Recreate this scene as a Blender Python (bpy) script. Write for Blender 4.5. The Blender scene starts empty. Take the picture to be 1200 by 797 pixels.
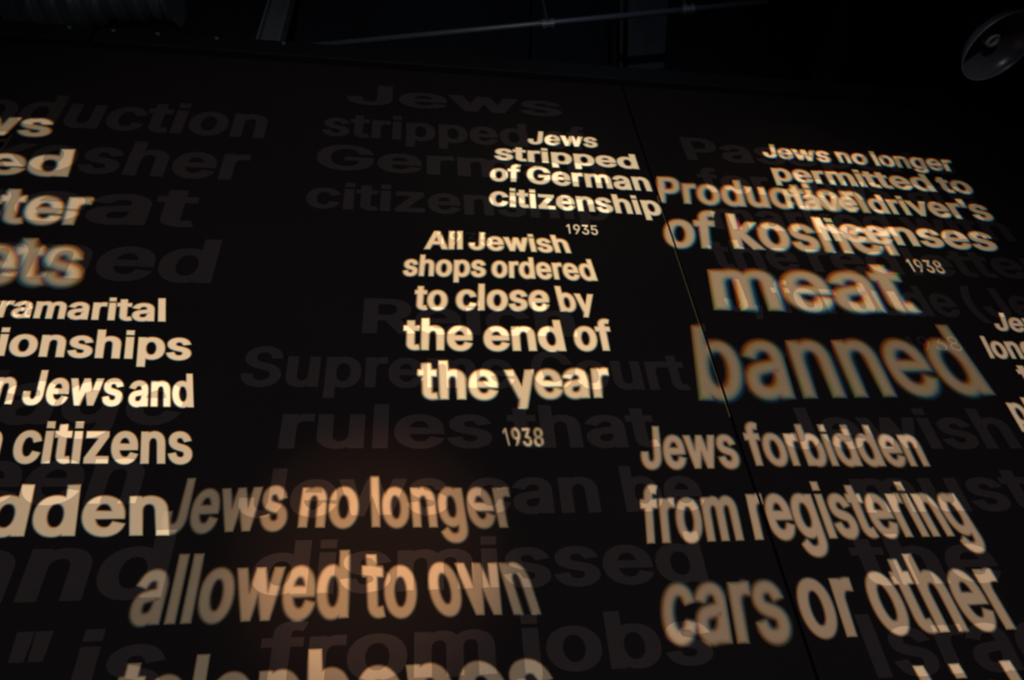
import bpy, math
import numpy as np
from mathutils import Vector, Matrix
from mathutils.geometry import delaunay_2d_cdt

scene = bpy.context.scene
COL = scene.collection

# ------------------------------------------------------------------ camera, world, light, exposure
# The exhibition wall is the plane y = 0 (x to the right, z up); the visitor stands 2.5 m in front of it looking up.
cam_data = bpy.data.cameras.new('camera')
cam_data.sensor_width = 36.0
cam_data.lens = 25.170
cam_data.clip_start = 0.05
cam = bpy.data.objects.new('camera', cam_data)
COL.objects.link(cam)
RIGHT, UP, BACK = Vector((0.9895, -0.1209, -0.0787)), Vector((-0.0182, -0.6459, 0.7632)), Vector((-0.1431, -0.7538, -0.6413))
m = Matrix((RIGHT, UP, BACK)).transposed().to_4x4()
m.translation = Vector((0.0, -2.5, 1.6))
cam.matrix_world = m
scene.camera = cam

world = bpy.data.worlds.new('dark_hall')
world.use_nodes = True
world.node_tree.nodes['Background'].inputs[0].default_value = (0.35, 0.5, 1.0, 1)
world.node_tree.nodes['Background'].inputs[1].default_value = 0.006
scene.world = world


def spot(name, loc, target, watts, colour, angle, blend, radius):
    d = bpy.data.lights.new(name, 'SPOT')
    d.energy = watts
    d.color = colour
    d.spot_size = math.radians(angle)
    d.spot_blend = blend
    d.shadow_soft_size = radius
    o = bpy.data.objects.new(name, d)
    COL.objects.link(o)
    o.location = loc
    o.rotation_euler = (Vector(target) - Vector(loc)).to_track_quat('-Z', 'Y').to_euler()
    return o


# unseen spots: a broad one added to light the wording, three for warm pools
spot('unseen_wall_spot', (0.4, -5.2, 2.9), (0.3, 0, 3.3), 1700, (1.0, 0.89, 0.78), 92, 0.75, 0.05)
spot('unseen_wall_spot', (-0.2, -3.2, 3.6), (-0.120, 0.000, 2.734), 1650, (1.0, 0.50, 0.19), 20, 1.0, 0.05)
spot('unseen_wall_spot', (2.4, -3.2, 5.6), (2.448, 0.000, 4.882), 230, (1.0, 0.70, 0.38), 34, 1.0, 0.05)
spot('unseen_wall_spot', (0.4, -3.2, 5.6), (0.768, 0.000, 4.915), 190, (1.0, 0.85, 0.58), 34, 1.0, 0.05)
# dim blue spot added to light the parts in the ceiling void
spot('blue_ceiling_fill', (1.5, -1.2, 6.6), (1.5, 3.5, 8.6), 14, (0.22, 0.5, 1.0), 150, 0.6, 0.2)

scene.view_settings.view_transform = 'Standard'
scene.view_settings.look = 'None'
scene.view_settings.exposure = 0.0
scene.view_settings.gamma = 1.0
scene.view_settings.use_curve_mapping = False
scene.cycles.transparent_max_bounces = 24
scene.cycles.use_denoising = True
scene.cycles.filter_width = 2.3          # the photograph is a little soft


# ------------------------------------------------------------------ helpers
def link(name, verts, faces, mat=None, parent=None, smooth=False):
    me = bpy.data.meshes.new(name)
    me.from_pydata([tuple(v) for v in verts], [], faces)
    me.update()
    if mat:
        me.materials.append(mat)
    if smooth:
        for p in me.polygons:
            p.use_smooth = True
    o = bpy.data.objects.new(name, me)
    COL.objects.link(o)
    o.parent = parent
    return o


def tag(o, label=None, category=None, group=None, kind=None):
    if label: o['label'] = label
    if category: o['category'] = category
    if group: o['group'] = group
    if kind: o['kind'] = kind
    return o


def empty(name, loc=(0, 0, 0)):
    o = bpy.data.objects.new(name, None)
    COL.objects.link(o)
    o.location = loc
    return o


def box_geo(x0, x1, y0, y1, z0, z1):
    v = [(x, y, z) for z in (z0, z1) for y in (y0, y1) for x in (x0, x1)]
    f = [(0, 2, 3, 1), (4, 5, 7, 6), (0, 1, 5, 4), (2, 6, 7, 3), (0, 4, 6, 2), (1, 3, 7, 5)]
    return v, f


def bevel(o, w, seg=2):
    b = o.modifiers.new('bevel', 'BEVEL')
    b.width = w
    b.segments = seg
    b.limit_method = 'ANGLE'
    return o


def tube_geo(a, b, r, n=16, r2=None):
    a, b = Vector(a), Vector(b)
    r2 = r if r2 is None else r2
    d = (b - a).normalized()
    u = d.orthogonal().normalized()
    w = d.cross(u)
    v = []
    for p, rr in ((a, r), (b, r2)):
        v += [p + (u * math.cos(2 * math.pi * i / n) + w * math.sin(2 * math.pi * i / n)) * rr for i in range(n)]
    f = [(i, (i + 1) % n, n + (i + 1) % n, n + i) for i in range(n)]
    f += [tuple(range(n - 1, -1, -1)), tuple(range(n, 2 * n))]
    return v, f


def join_geo(*gs):
    V, F = [], []
    for v, f in gs:
        s = len(V)
        V += list(v)
        F += [tuple(i + s for i in t) for t in f]
    return V, F


def lathe_geo(profile, origin, axis, n=48):
    axis = Vector(axis).normalized()
    u = axis.orthogonal().normalized()
    w = axis.cross(u)
    o = Vector(origin)
    V = [o + axis * h + (u * math.cos(2 * math.pi * i / n) + w * math.sin(2 * math.pi * i / n)) * r
         for r, h in profile for i in range(n)]
    F = []
    for j in range(len(profile) - 1):
        for i in range(n):
            F.append((j * n + i, j * n + (i + 1) % n, (j + 1) * n + (i + 1) % n, (j + 1) * n + i))
    return V, F


def material(name, colour, rough=0.6, metal=0.0, spec=0.3, noise=0.0, scale=20.0, bump=0.0):
    mt = bpy.data.materials.new(name)
    mt.use_nodes = True
    nt = mt.node_tree
    b = nt.nodes['Principled BSDF']
    b.inputs['Roughness'].default_value = rough
    b.inputs['Metallic'].default_value = metal
    b.inputs['Specular IOR Level'].default_value = spec
    tc = nt.nodes.new('ShaderNodeTexCoord')
    nz = nt.nodes.new('ShaderNodeTexNoise')
    nz.inputs['Scale'].default_value = scale
    nz.inputs['Detail'].default_value = 4
    nt.links.new(tc.outputs['Object'], nz.inputs['Vector'])
    mx = nt.nodes.new('ShaderNodeMix')
    mx.data_type = 'RGBA'
    mx.inputs[6].default_value = tuple(c * (1 - noise) for c in colour) + (1,)
    mx.inputs[7].default_value = tuple(min(1, c * (1 + noise)) for c in colour) + (1,)
    nt.links.new(nz.outputs['Fac'], mx.inputs[0])
    nt.links.new(mx.outputs[2], b.inputs['Base Color'])
    if bump:
        bp = nt.nodes.new('ShaderNodeBump')
        bp.inputs['Strength'].default_value = bump
        bp.inputs['Distance'].default_value = 0.01
        nt.links.new(nz.outputs['Fac'], bp.inputs['Height'])
        nt.links.new(bp.outputs[0], b.inputs['Normal'])
    return mt


def film_material(name, colour):
    # translucent film painted with the projected light's colour: the vertex values hold how much of the letter covers each
    # point for red, green and blue (the projection's soft, slightly colour-fringed edge, painted in)
    mt = bpy.data.materials.new(name)
    mt.use_nodes = True
    nt = mt.node_tree
    nt.nodes.clear()
    N, L = nt.nodes.new, nt.links.new
    out = N('ShaderNodeOutputMaterial')
    cov = N('ShaderNodeAttribute'); cov.attribute_name = 'coverage'
    und = N('ShaderNodeAttribute'); und.attribute_name = 'over_print'
    tc = N('ShaderNodeTexCoord')
    nz = N('ShaderNodeTexNoise'); nz.inputs['Scale'].default_value = 9
    L(tc.outputs['Object'], nz.inputs['Vector'])
    mr = N('ShaderNodeMapRange')
    mr.inputs[3].default_value = 0.94; mr.inputs[4].default_value = 1.06
    L(nz.outputs['Fac'], mr.inputs[0])
    ad = N('ShaderNodeMath'); ad.operation = 'MULTIPLY_ADD'
    L(und.outputs['Fac'], ad.inputs[0])
    ad.inputs[1].default_value = GAIN - 1.0
    ad.inputs[2].default_value = 1.0
    ml = N('ShaderNodeMath'); ml.operation = 'MULTIPLY'
    L(ad.outputs[0], ml.inputs[0]); L(mr.outputs[0], ml.inputs[1])
    sc = N('ShaderNodeVectorMath'); sc.operation = 'SCALE'
    sc.inputs[0].default_value = colour
    L(ml.outputs[0], sc.inputs['Scale'])
    mu = N('ShaderNodeVectorMath'); mu.operation = 'MULTIPLY'
    L(sc.outputs[0], mu.inputs[0]); L(cov.outputs['Vector'], mu.inputs[1])
    su = N('ShaderNodeVectorMath'); su.operation = 'SUBTRACT'
    su.inputs[0].default_value = (1, 1, 1)
    L(mu.outputs[0], su.inputs[1])
    df = N('ShaderNodeBsdfDiffuse'); tr = N('ShaderNodeBsdfTransparent'); ads = N('ShaderNodeAddShader')
    L(mu.outputs[0], df.inputs['Color']); L(su.outputs[0], tr.inputs['Color'])
    L(df.outputs[0], ads.inputs[0]); L(tr.outputs[0], ads.inputs[1])
    L(ads.outputs[0], out.inputs['Surface'])
    return mt


GAIN = 1.8  # painted brightening of the projected light where letters cross the print
M_WALL = material('matt_black_board', (0.0026, 0.0022, 0.0027), 0.9, spec=0.0, noise=0.10, scale=3)
M_PRINT = material('charcoal_grey_print', (0.0076, 0.0063, 0.0074), 0.8, spec=0.0, noise=0.10, scale=6)
M_RAIL = material('black_rail', (0.0006, 0.0007, 0.001), 0.7, spec=0.05, noise=0.2, scale=8)
M_VOID = material('black_painted_ceiling', (0.008, 0.010, 0.014), 0.9, spec=0.0, noise=0.5, scale=1.5, bump=0.3)
M_STEEL = material('dark_blue_grey_steel', (0.012, 0.016, 0.022), 0.55, metal=0.1, noise=0.3, scale=9)
M_PIPE = material('painted_pipe', (0.016, 0.022, 0.03), 0.5, metal=0.2, noise=0.2, scale=12)
M_DUCT = material('dull_duct_metal', (0.024, 0.032, 0.040), 0.4, metal=0.4, noise=0.6, scale=4, bump=1.0)
M_LAMP = material('grey_lamp_reflector', (0.10, 0.105, 0.15), 0.3, metal=0.25, noise=0.15, scale=14)
M_LAMP_RIM = material('lamp_rim', (0.16, 0.2, 0.34), 0.35, metal=0.2)
M_SOCKET = material('lamp_socket', (0.28, 0.38, 0.5), 0.4, metal=0.1)
M_BRASS = material('thin_brass_edge', (0.035, 0.027, 0.013), 0.5, metal=0.3, noise=0.3, scale=6)
M_FLOOR = material('dark_floor', (0.02, 0.02, 0.022), 0.5, noise=0.3, scale=4)

# ------------------------------------------------------------------ letter outlines (bold, semibold, medium, thin), thousandths of an em
GLYPHS = {
'B': (
    'A 499 4,0 135,0 186,133 352,133 404,0 535,0 326,509 210,509;248,295 268,352 289,295 319,218 219,218|C 529 44,204 54,158 73,117 97,81 128,50 164,26 205,8 249,-3 297,-6 339,-4 379,5 417,19 450,39 479,64 503,93 521,126 540,'
    '182 416,182 403,149 394,131 383,116 369,104 354,94 336,87 317,82 297,81 272,83 250,89 229,100 211,115 195,134 181,158 171,186 165,218 162,254 165,291 171,323 181,350 195,374 211,393 229,408 250,419 272,426 297,428 317,42'
    '7 336,422 354,415 369,405 383,393 394,377 403,360 416,327 541,327 521,383 503,416 479,446 450,470 416,490 379,504 339,512 297,515 249,512 205,501 164,483 128,458 97,428 73,392 54,350 44,304 40,254|G 539 54,159 72,117 97,'
    '81 127,50 163,26 205,8 250,-3 298,-6 342,-4 382,5 420,19 454,39 482,64 506,93 523,126 534,163 537,203 537,271 283,271 283,187 415,197 413,181 408,159 400,139 389,122 376,107 360,96 342,88 321,82 298,81 273,83 250,90 230,'
    '100 211,116 195,135 181,158 171,186 165,218 162,254 165,291 171,323 181,351 195,374 210,393 229,408 249,419 271,426 295,428 317,426 336,422 352,414 367,404 381,391 392,376 402,358 417,327 542,327 522,382 504,414 480,443 '
    '451,468 417,488 379,503 338,512 294,515 247,512 203,501 163,483 127,458 96,428 72,391 54,350 44,304 40,254 44,204|J 415 197,80 183,86 172,96 164,110 159,128 157,153 157,193 33,193 33,151 36,117 45,86 62,58 85,35 112,17 1'
    '43,4 178,-4 215,-6 251,-4 285,4 317,17 344,35 367,58 383,86 392,117 395,151 395,509 272,509 272,153 270,128 264,110 256,96 245,86 232,80 214,78|P 464 60,509 60,0 184,0 184,174 266,174 306,177 343,184 376,196 404,213 428,'
    '234 445,257 458,284 465,312 468,342 465,372 458,400 445,426 427,450 404,470 376,487 343,499 306,506 266,509;184,424 260,424 291,422 312,413 326,401 336,385 342,365 344,342 342,318 336,298 326,282 312,270 292,262 261,259 '
    '184,259|R 468 60,0 184,0 184,186 248,186 365,0 507,0 376,206 404,221 428,240 446,263 459,288 466,316 468,346 466,376 459,404 446,430 428,453 404,472 376,488 343,500 306,507 266,509 60,509;261,424 293,422 314,414 328,403 '
    '337,388 343,369 345,346 343,323 337,305 328,291 314,280 293,273 262,270 184,270 184,424|S 466 69,63 90,42 115,24 145,10 178,0 214,-6 253,-8 294,-6 331,0 365,11 395,26 420,45 441,67 456,91 464,118 467,146 463,180 450,208 '
    '430,232 406,251 380,266 352,277 326,286 302,293 250,306 230,312 211,319 194,328 183,339 177,352 174,368 176,385 182,399 193,412 209,422 229,428 255,431 278,429 298,423 315,413 326,401 333,387 344,355 464,355 456,398 446,'
    '423 431,446 410,466 386,483 358,497 327,507 293,513 256,515 221,513 187,507 155,497 126,483 101,466 80,445 64,421 55,394 52,365 56,331 71,301 95,276 126,255 163,238 204,225 266,209 291,202 313,194 328,184 338,174 343,162'
    ' 345,146 343,128 335,111 323,97 304,87 281,80 253,77 228,79 206,85 189,95 176,108 168,124 158,159 34,159 43,114 53,87|I 209 60,509 60,0 180,0 180,509|a 408 40,69 53,49 78,24 111,6 149,-5 189,-8 225,-6 256,2 276,11 276,0 '
    '396,0 396,252 392,291 378,323 357,349 332,367 304,379 275,387 248,391 223,392 188,390 154,383 120,371 88,352 62,327 28,279 144,254 162,277 168,287 178,296 190,304 206,309 225,311 243,309 256,304 264,296 270,287 274,274 2'
    '75,256 275,251 278,249 274,246 259,244 203,237 148,228 119,221 92,210 67,195 47,175 34,148 30,117 33,92;152,102 151,114 153,127 156,136 162,144 174,150 190,155 209,158 234,161 266,165 297,171 313,176 275,164 275,146 273,'
    '128 267,111 257,96 243,84 224,76 200,74 183,75 170,79 161,85 155,93|b 443 53,509 53,0 171,0 171,15 189,5 221,-5 259,-8 295,-5 328,3 359,18 386,37 409,60 426,88 439,120 447,155 449,193 447,231 439,265 426,297 408,325 386,'
    '348 359,367 328,381 294,389 259,392 220,389 188,380 173,371 173,509;174,159 172,193 174,228 182,257 194,279 209,296 220,303 233,308 250,310 266,308 280,303 291,296 306,278 318,255 325,226 328,193 325,160 318,131 306,107 '
    '290,89 279,81 266,77 250,75 234,77 220,81 209,89 194,106 182,129|c 415 37,154 45,120 59,88 78,61 102,37 131,18 163,4 199,-5 236,-8 268,-6 299,0 327,10 353,23 376,40 395,59 410,82 431,122 315,144 301,118 296,107 290,98 28'
    '2,90 273,84 263,79 251,76 237,75 219,76 205,81 193,90 177,108 166,131 158,160 155,191 158,224 166,252 177,276 193,295 205,303 219,308 237,310 251,309 263,306 273,301 282,295 289,287 295,278 300,268 314,243 430,265 409,30'
    '5 393,327 374,346 351,363 326,375 298,385 268,390 236,392 199,389 163,381 131,367 102,347 78,324 59,296 45,264 37,229 34,191|d 443 34,193 37,155 44,120 57,88 75,60 98,37 125,18 155,3 189,-5 225,-8 263,-5 295,5 313,15 313'
    ',0 431,0 431,509 311,509 311,371 296,380 263,389 225,392 189,389 156,381 125,367 98,348 76,325 57,297 44,265 37,231;218,77 204,81 193,89 177,107 166,131 158,160 155,193 158,226 166,255 177,278 193,296 203,303 217,308 234'
    ',310 250,308 264,303 275,296 290,279 301,257 309,228 312,193 309,159 301,129 290,106 274,89 263,81 250,77 234,75|e 423 45,120 59,88 78,60 102,37 131,18 164,3 201,-5 242,-8 284,-5 323,5 357,21 386,42 408,67 435,111 319,13'
    '3 301,106 294,95 284,86 273,80 259,76 242,74 216,78 196,87 179,102 167,122 158,149 157,159 430,159 430,198 426,245 414,286 395,320 369,347 339,367 305,381 270,389 235,392 197,389 161,381 129,366 100,346 77,322 58,294 45,'
    '263 37,228 34,191 37,154;192,297 211,307 235,310 258,307 275,297 289,282 300,262 307,236 307,233 157,236 158,239 165,262 177,282|f 273 201,0 201,307 287,307 287,387 201,387 201,408 203,426 206,436 211,442 226,445 232,445'
    ' 277,436 309,515 258,525 239,528 216,529 184,526 152,517 123,502 100,480 85,453 81,422 81,387 7,387 7,307 81,307 81,0|g 444 38,-44 70,-79 92,-100 120,-117 154,-130 193,-139 237,-141 286,-138 331,-127 359,-114 384,-98 404'
    ',-78 420,-53 429,-25 431,7 431,387 313,387 313,370 296,380 264,389 226,392 190,389 156,381 126,367 99,348 76,325 58,298 44,266 37,232 34,195 37,158 45,124 58,93 77,67 100,45 127,27 157,15 190,7 224,4 262,7 294,16 311,25 '
    '311,11 309,-13 303,-30 293,-43 279,-52 260,-58 236,-60 212,-58 195,-53 182,-45 172,-35 163,-25 139,-2;218,308 234,310 251,308 265,304 275,296 291,280 302,257 310,229 312,196 310,163 302,135 291,114 277,99 258,90 234,87 2'
    '10,90 192,100 177,115 166,137 158,164 155,196 158,228 166,256 177,279 193,296 204,303|h 429 53,509 53,0 173,0 173,228 175,254 182,274 192,289 205,300 221,307 240,309 257,307 270,301 281,291 289,277 294,259 296,236 296,0 '
    '416,0 416,242 414,272 408,299 397,324 381,345 362,362 338,375 300,388 257,392 224,389 193,382 173,372 173,509|i 186 53,387 53,0 173,0 173,387;53,509 53,424 173,424 173,509|j 186 43,-48 29,-50 -10,-50 -10,-134 35,-134 73,'
    '-131 109,-120 137,-101 158,-76 169,-46 173,-13 173,387 53,387 53,-11 50,-30 47,-42;173,424 173,509 53,509 53,424|k 400 53,509 53,0 173,0 173,152 309,0 463,0 259,216 450,385 301,387 173,264 173,509|l 186 53,509 53,0 173,0'
    ' 173,509|m 629 53,387 53,0 173,0 173,238 175,262 181,279 190,293 201,302 215,308 229,310 243,309 253,304 262,296 269,286 273,274 274,259 274,0 394,0 394,247 396,265 401,281 408,293 418,302 431,308 448,310 462,309 473,304'
    ' 483,297 489,287 494,273 496,253 496,0 616,0 616,256 611,297 596,331 572,359 541,378 505,390 466,394 431,391 398,382 369,367 350,352 337,366 312,381 282,391 249,394 218,391 189,383 171,374 171,387|n 429 53,387 53,0 173,0'
    ' 173,228 175,254 182,274 192,289 205,300 221,307 240,309 257,307 270,301 281,291 289,277 294,259 296,236 296,0 416,0 416,242 414,272 408,299 396,324 381,345 362,362 338,375 300,388 257,392 224,389 193,382 171,371 170,387'
    '|o 434 37,154 45,120 59,88 78,61 102,37 131,18 163,4 199,-5 237,-8 275,-5 311,3 344,18 372,37 396,61 415,88 429,120 437,154 440,191 437,229 429,264 415,296 396,324 372,347 344,367 311,381 275,389 237,392 199,389 163,381 '
    '131,367 102,347 78,324 59,296 45,264 37,229 34,191;158,160 155,191 158,224 166,252 177,276 193,295 205,303 219,308 237,310 255,308 270,303 281,295 297,276 309,252 317,223 319,191 317,160 309,131 297,108 281,90 270,81 255'
    ',76 237,75 219,76 205,81 193,90 177,108 166,131|p 443 53,387 53,-134 173,-134 173,14 189,5 221,-5 259,-8 295,-5 328,3 359,18 386,37 409,60 426,88 439,120 447,155 449,193 447,231 439,265 426,297 408,325 386,348 359,367 32'
    '8,381 294,389 259,392 220,389 188,380 171,370 171,387;174,159 172,193 174,228 182,257 194,279 209,296 220,303 233,308 250,310 266,308 280,303 291,296 306,278 318,255 325,226 328,193 325,160 318,131 306,107 290,89 279,81 '
    '266,77 250,75 234,77 220,81 209,89 194,106 182,129|r 278 173,0 173,237 175,257 181,274 190,287 202,297 218,304 237,306 256,305 302,300 302,391 260,392 241,392 202,388 171,375 171,387 53,387 53,0|s 384 27,116 48,68 69,41 '
    '97,19 131,4 169,-5 212,-8 259,-4 301,7 338,26 366,50 379,70 388,92 390,116 387,142 376,167 357,187 332,204 301,217 267,227 209,240 185,247 173,256 169,265 168,276 169,285 171,293 177,300 194,309 218,312 234,311 245,307 2'
    '53,300 263,286 281,258 393,277 370,320 351,344 326,364 295,380 258,389 216,392 173,388 133,378 98,360 71,336 57,317 49,295 47,272 50,245 62,221 80,200 106,183 136,170 171,160 234,146 253,140 263,132 266,123 268,112 267,1'
    '03 264,95 257,87 246,80 230,75 211,74 187,77 170,85 163,93 157,105 143,133|t 246 65,102 68,72 80,46 101,24 129,8 161,-1 197,-4 225,-2 278,5 254,83 211,79 201,78 190,80 188,84 187,92 185,108 185,307 263,307 263,387 185,38'
    '7 185,473 65,473 65,387 7,387 7,307 65,307|u 429 169,-1 211,-5 244,-2 275,5 298,16 298,0 416,0 416,387 296,387 296,160 293,134 287,114 277,98 264,87 248,81 230,78 212,80 199,87 188,97 180,110 175,128 173,152 173,387 53,3'
    '87 53,146 55,116 61,88 72,64 88,43 107,25 131,12|v 408 4,387 172,0 276,0 444,387 314,387 226,166 224,162 223,166 135,387|w 586 12,387 145,0 250,0 306,173 313,197 320,173 376,0 481,0 614,387 487,387 435,220 427,193 420,22'
    "0 369,387 259,387 207,220 199,192 191,220 139,387|y 404 136,387 4,387 177,0 195,0 160,-127 288,-127 434,387 305,387 239,156|z 399 42,64 42,0 398,0 398,84 199,84 391,321 391,387 48,387 48,303 239,303|' 134 146,298 155,509"
    ' 29,509 39,298|‘ 196 112,509 42,299 176,299 215,509|’ 196 86,509 47,299 150,299 219,509|“ 319 112,509 42,299 299,299 338,509 235,509 189,370 215,509|” 319 86,509 47,299 150,299 196,437 170,299 274,299 342,509|( 292 311,-'
    '90 266,-14 245,36 230,82 219,126 212,168 210,210 213,257 220,307 232,360 248,413 269,465 311,537 188,537 155,486 133,435 115,380 101,322 92,265 89,210 92,161 99,112 112,62 130,13 153,-35 188,-90|) 292 67,-13 21,-90 144,-'
    '90 179,-36 201,12 219,61 232,111 240,160 243,210 240,265 231,322 217,380 199,435 177,486 144,537 21,537 64,465 84,413 100,360 112,307 119,257 122,210 120,169 114,128 103,84 88,38|1 419 335,0 335,509 240,509 105,421 105,3'
    '31 215,387 215,0|3 472 76,60 97,40 122,23 151,10 197,-2 247,-6 284,-4 319,2 351,13 380,28 404,47 425,69 440,94 449,122 452,151 449,180 440,207 425,233 405,255 380,274 350,289 316,299 280,303 431,442 431,509 70,509 70,424'
    ' 271,424 157,302 157,232 229,232 266,229 291,221 308,208 320,192 326,173 329,152 326,129 319,111 308,97 292,87 272,80 248,78 225,80 206,86 191,95 179,107 172,122 162,155 39,155 49,110 59,83|5 472 73,86 88,63 107,43 130,2'
    '6 156,12 186,2 217,-4 251,-6 287,-4 321,4 353,16 381,33 405,54 424,79 439,107 447,137 450,169 447,205 436,238 419,268 396,294 368,315 335,331 298,341 259,344 227,342 198,336 206,424 425,424 425,509 99,509 64,239 166,230 '
    '190,245 207,253 227,258 247,260 270,257 289,248 305,234 317,216 325,193 328,168 325,143 317,121 306,103 291,89 272,81 250,78 232,80 216,86 202,96 191,108 185,123 175,153 56,153 64,111|8 472 98,295 119,275 135,266 112,254'
    ' 87,232 68,205 56,175 52,143 55,115 64,89 79,65 99,44 124,26 153,12 185,2 219,-4 256,-6 293,-4 327,2 359,12 387,26 412,44 432,65 448,89 457,115 460,143 456,175 444,205 424,232 399,254 376,266 392,276 413,296 428,319 438,'
    '345 441,373 438,399 430,424 416,446 397,466 375,483 349,497 320,507 289,513 256,515 223,513 191,507 162,497 136,483 114,466 95,446 81,424 73,399 70,373 73,345 83,319;256,303 237,305 221,311 208,321 200,334 194,350 192,36'
    '8 194,387 199,402 208,414 220,424 236,430 256,432 275,430 291,424 303,414 312,402 317,387 319,368 317,350 311,334 302,321 290,311 275,305;232,218 256,221 279,218 299,211 315,199 327,184 334,166 336,146 334,126 328,110 31'
    '7,97 302,86 282,80 256,77 230,80 209,86 194,97 183,110 177,126 175,146 177,166 184,184 196,199 212,211|9 472 63,346 66,315 74,286 87,261 104,238 126,218 152,203 181,192 213,185 248,183 251,183 104,0 245,0 369,165 405,218'
    ' 430,263 443,303 448,341 445,373 437,403 423,431 405,455 382,476 355,493 324,505 291,513 256,515 221,513 188,505 157,493 130,477 107,457 88,433 74,406 66,377;236,262 219,271 205,283 194,300 187,321 184,346 187,370 194,39'
    '1 205,408 219,421 236,429 256,432 276,429 293,421 307,408 318,391 325,369 327,344 325,321 318,300 307,283 293,270 276,262 256,260|, 207 72,98 33,-112 136,-112 205,98'),
'S': (
    'b 441 53,0 154,0 154,24 160,18 184,5 214,-5 250,-8 285,-5 317,3 346,17 372,36 393,60 410,87 423,119 430,154 432,192 430,230 422,264 410,296 393,323 371,347 345,365 316,379 284,387 250,390 213,387 183,378 160,364 156,361 '
    '156,509 53,509;158,156 155,192 158,228 166,258 178,282 195,300 208,308 223,313 241,315 260,313 275,308 288,300 305,281 317,257 325,227 328,192 325,158 317,127 304,102 287,83 274,75 259,69 241,68 223,69 208,74 196,83 179,'
    '101 166,126|a 406 51,48 75,23 106,6 142,-5 181,-8 215,-6 244,2 268,13 276,19 276,0 379,0 379,252 375,291 362,323 343,347 318,365 292,377 265,385 239,389 215,390 181,388 148,381 115,369 86,351 61,326 32,282 132,259 146,28'
    '0 154,291 165,301 178,309 195,314 217,316 237,314 251,309 262,300 269,289 274,275 275,256 274,246 268,242 252,239 196,233 142,224 114,216 88,206 65,191 46,171 34,146 30,115 33,90 39,68;140,87 136,98 134,111 136,126 141,1'
    '37 149,145 163,152 180,157 200,161 224,164 256,168 286,174 300,178 275,171 275,144 273,124 266,106 255,90 239,78 218,69 191,66 173,68 158,72 147,79|n 427 53,385 53,0 156,0 156,227 158,254 166,276 177,292 192,304 210,312 '
    '231,314 251,312 266,305 278,294 288,279 294,260 296,236 296,0 399,0 399,241 397,272 391,299 380,323 366,343 348,360 326,374 289,386 249,390 217,387 188,380 161,367 154,361 154,385|e 421 45,119 58,87 76,60 99,36 127,17 15'
    '9,3 194,-5 233,-8 274,-5 311,5 344,20 371,41 393,66 415,106 315,126 300,101 291,89 281,80 267,73 252,68 234,67 206,70 183,80 165,96 150,118 141,146 140,162 413,162 413,197 409,244 398,285 379,318 355,345 326,366 294,379 '
    '260,387 226,390 190,387 156,379 125,364 98,345 75,321 57,293 44,261 37,227 34,190 37,153;179,301 200,312 226,315 252,312 271,302 287,285 299,263 307,236 308,229 140,233 141,239 149,264 162,285|d 441 37,154 44,119 56,87 7'
    '4,60 95,36 121,17 150,3 182,-5 216,-8 253,-5 283,5 306,18 313,24 313,0 414,0 414,509 311,509 311,361 307,364 283,378 253,387 217,390 182,387 150,379 121,365 96,347 74,323 57,296 44,264 37,230 34,192;141,158 138,192 141,2'
    '27 149,257 162,281 179,300 191,308 207,313 226,315 244,313 259,308 272,300 288,282 301,258 309,228 312,192 309,156 301,126 288,101 271,83 258,74 243,69 226,68 207,69 192,75 179,83 162,102 149,127'),
'M': (
    '1 408 284,0 284,509 223,509 105,423 105,357 215,417 215,0|3 461 110,23 135,10 177,-3 222,-7 255,-5 286,2 314,13 339,27 360,45 378,67 391,91 398,117 401,146 398,174 391,200 378,224 361,246 340,264 314,278 284,288 251,293 '
    '230,292 380,457 380,509 70,509 70,447 287,447 157,300 157,245 205,245 245,241 277,231 300,215 317,195 326,172 329,146 326,119 315,96 299,79 277,66 252,58 222,55 195,57 171,64 150,75 134,91 123,110 117,136 43,136 48,105 5'
    '7,80 71,58 89,39|5 461 83,61 100,41 119,25 142,11 168,1 195,-5 225,-7 257,-4 287,3 315,15 339,32 359,52 376,76 389,103 396,133 399,164 396,200 387,232 372,262 352,287 328,308 299,323 268,332 233,336 206,333 180,327 157,3'
    '17 143,306 158,447 374,447 374,509 96,509 67,250 133,243 151,256 173,265 197,272 222,274 251,270 277,259 298,242 314,220 324,193 328,163 324,134 315,107 299,86 278,69 253,59 225,55 201,58 179,65 160,77 145,93 135,111 129'
    ',135 59,135 63,106 71,83|8 461 75,62 92,42 113,25 138,12 166,1 197,-5 230,-7 264,-5 294,1 322,12 347,25 368,42 386,62 399,85 406,110 409,137 405,168 395,197 379,223 358,243 333,259 311,266 329,273 350,287 367,306 379,328'
    ' 387,352 390,379 387,404 380,428 369,449 353,468 334,485 312,498 287,508 260,513 230,515 201,513 173,508 148,498 126,485 107,468 91,449 80,428 73,404 70,379 73,352 81,328 93,305 111,287 131,273 150,266 128,259 103,243 81'
    ',223 65,197 55,168 52,137 54,110 62,85;136,95 127,116 123,140 127,165 137,188 153,206 175,220 201,229 230,232 259,229 285,220 307,206 323,188 333,165 337,140 333,116 324,95 308,78 287,65 261,57 230,55 199,57 173,65 152,7'
    '8;230,292 205,295 184,302 165,315 152,331 144,351 141,374 144,397 152,417 165,433 183,445 205,452 230,455 255,452 277,445 295,433 308,417 316,397 319,374 316,351 308,331 294,315 276,302 255,295|9 461 66,320 72,292 83,267'
    ' 99,245 117,227 139,212 164,201 192,194 222,192 243,194 262,200 270,204 127,0 207,0 322,168 358,223 380,268 393,308 397,346 395,377 387,407 375,434 359,457 340,477 316,494 290,506 261,513 230,515 199,513 171,506 145,494 '
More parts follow.
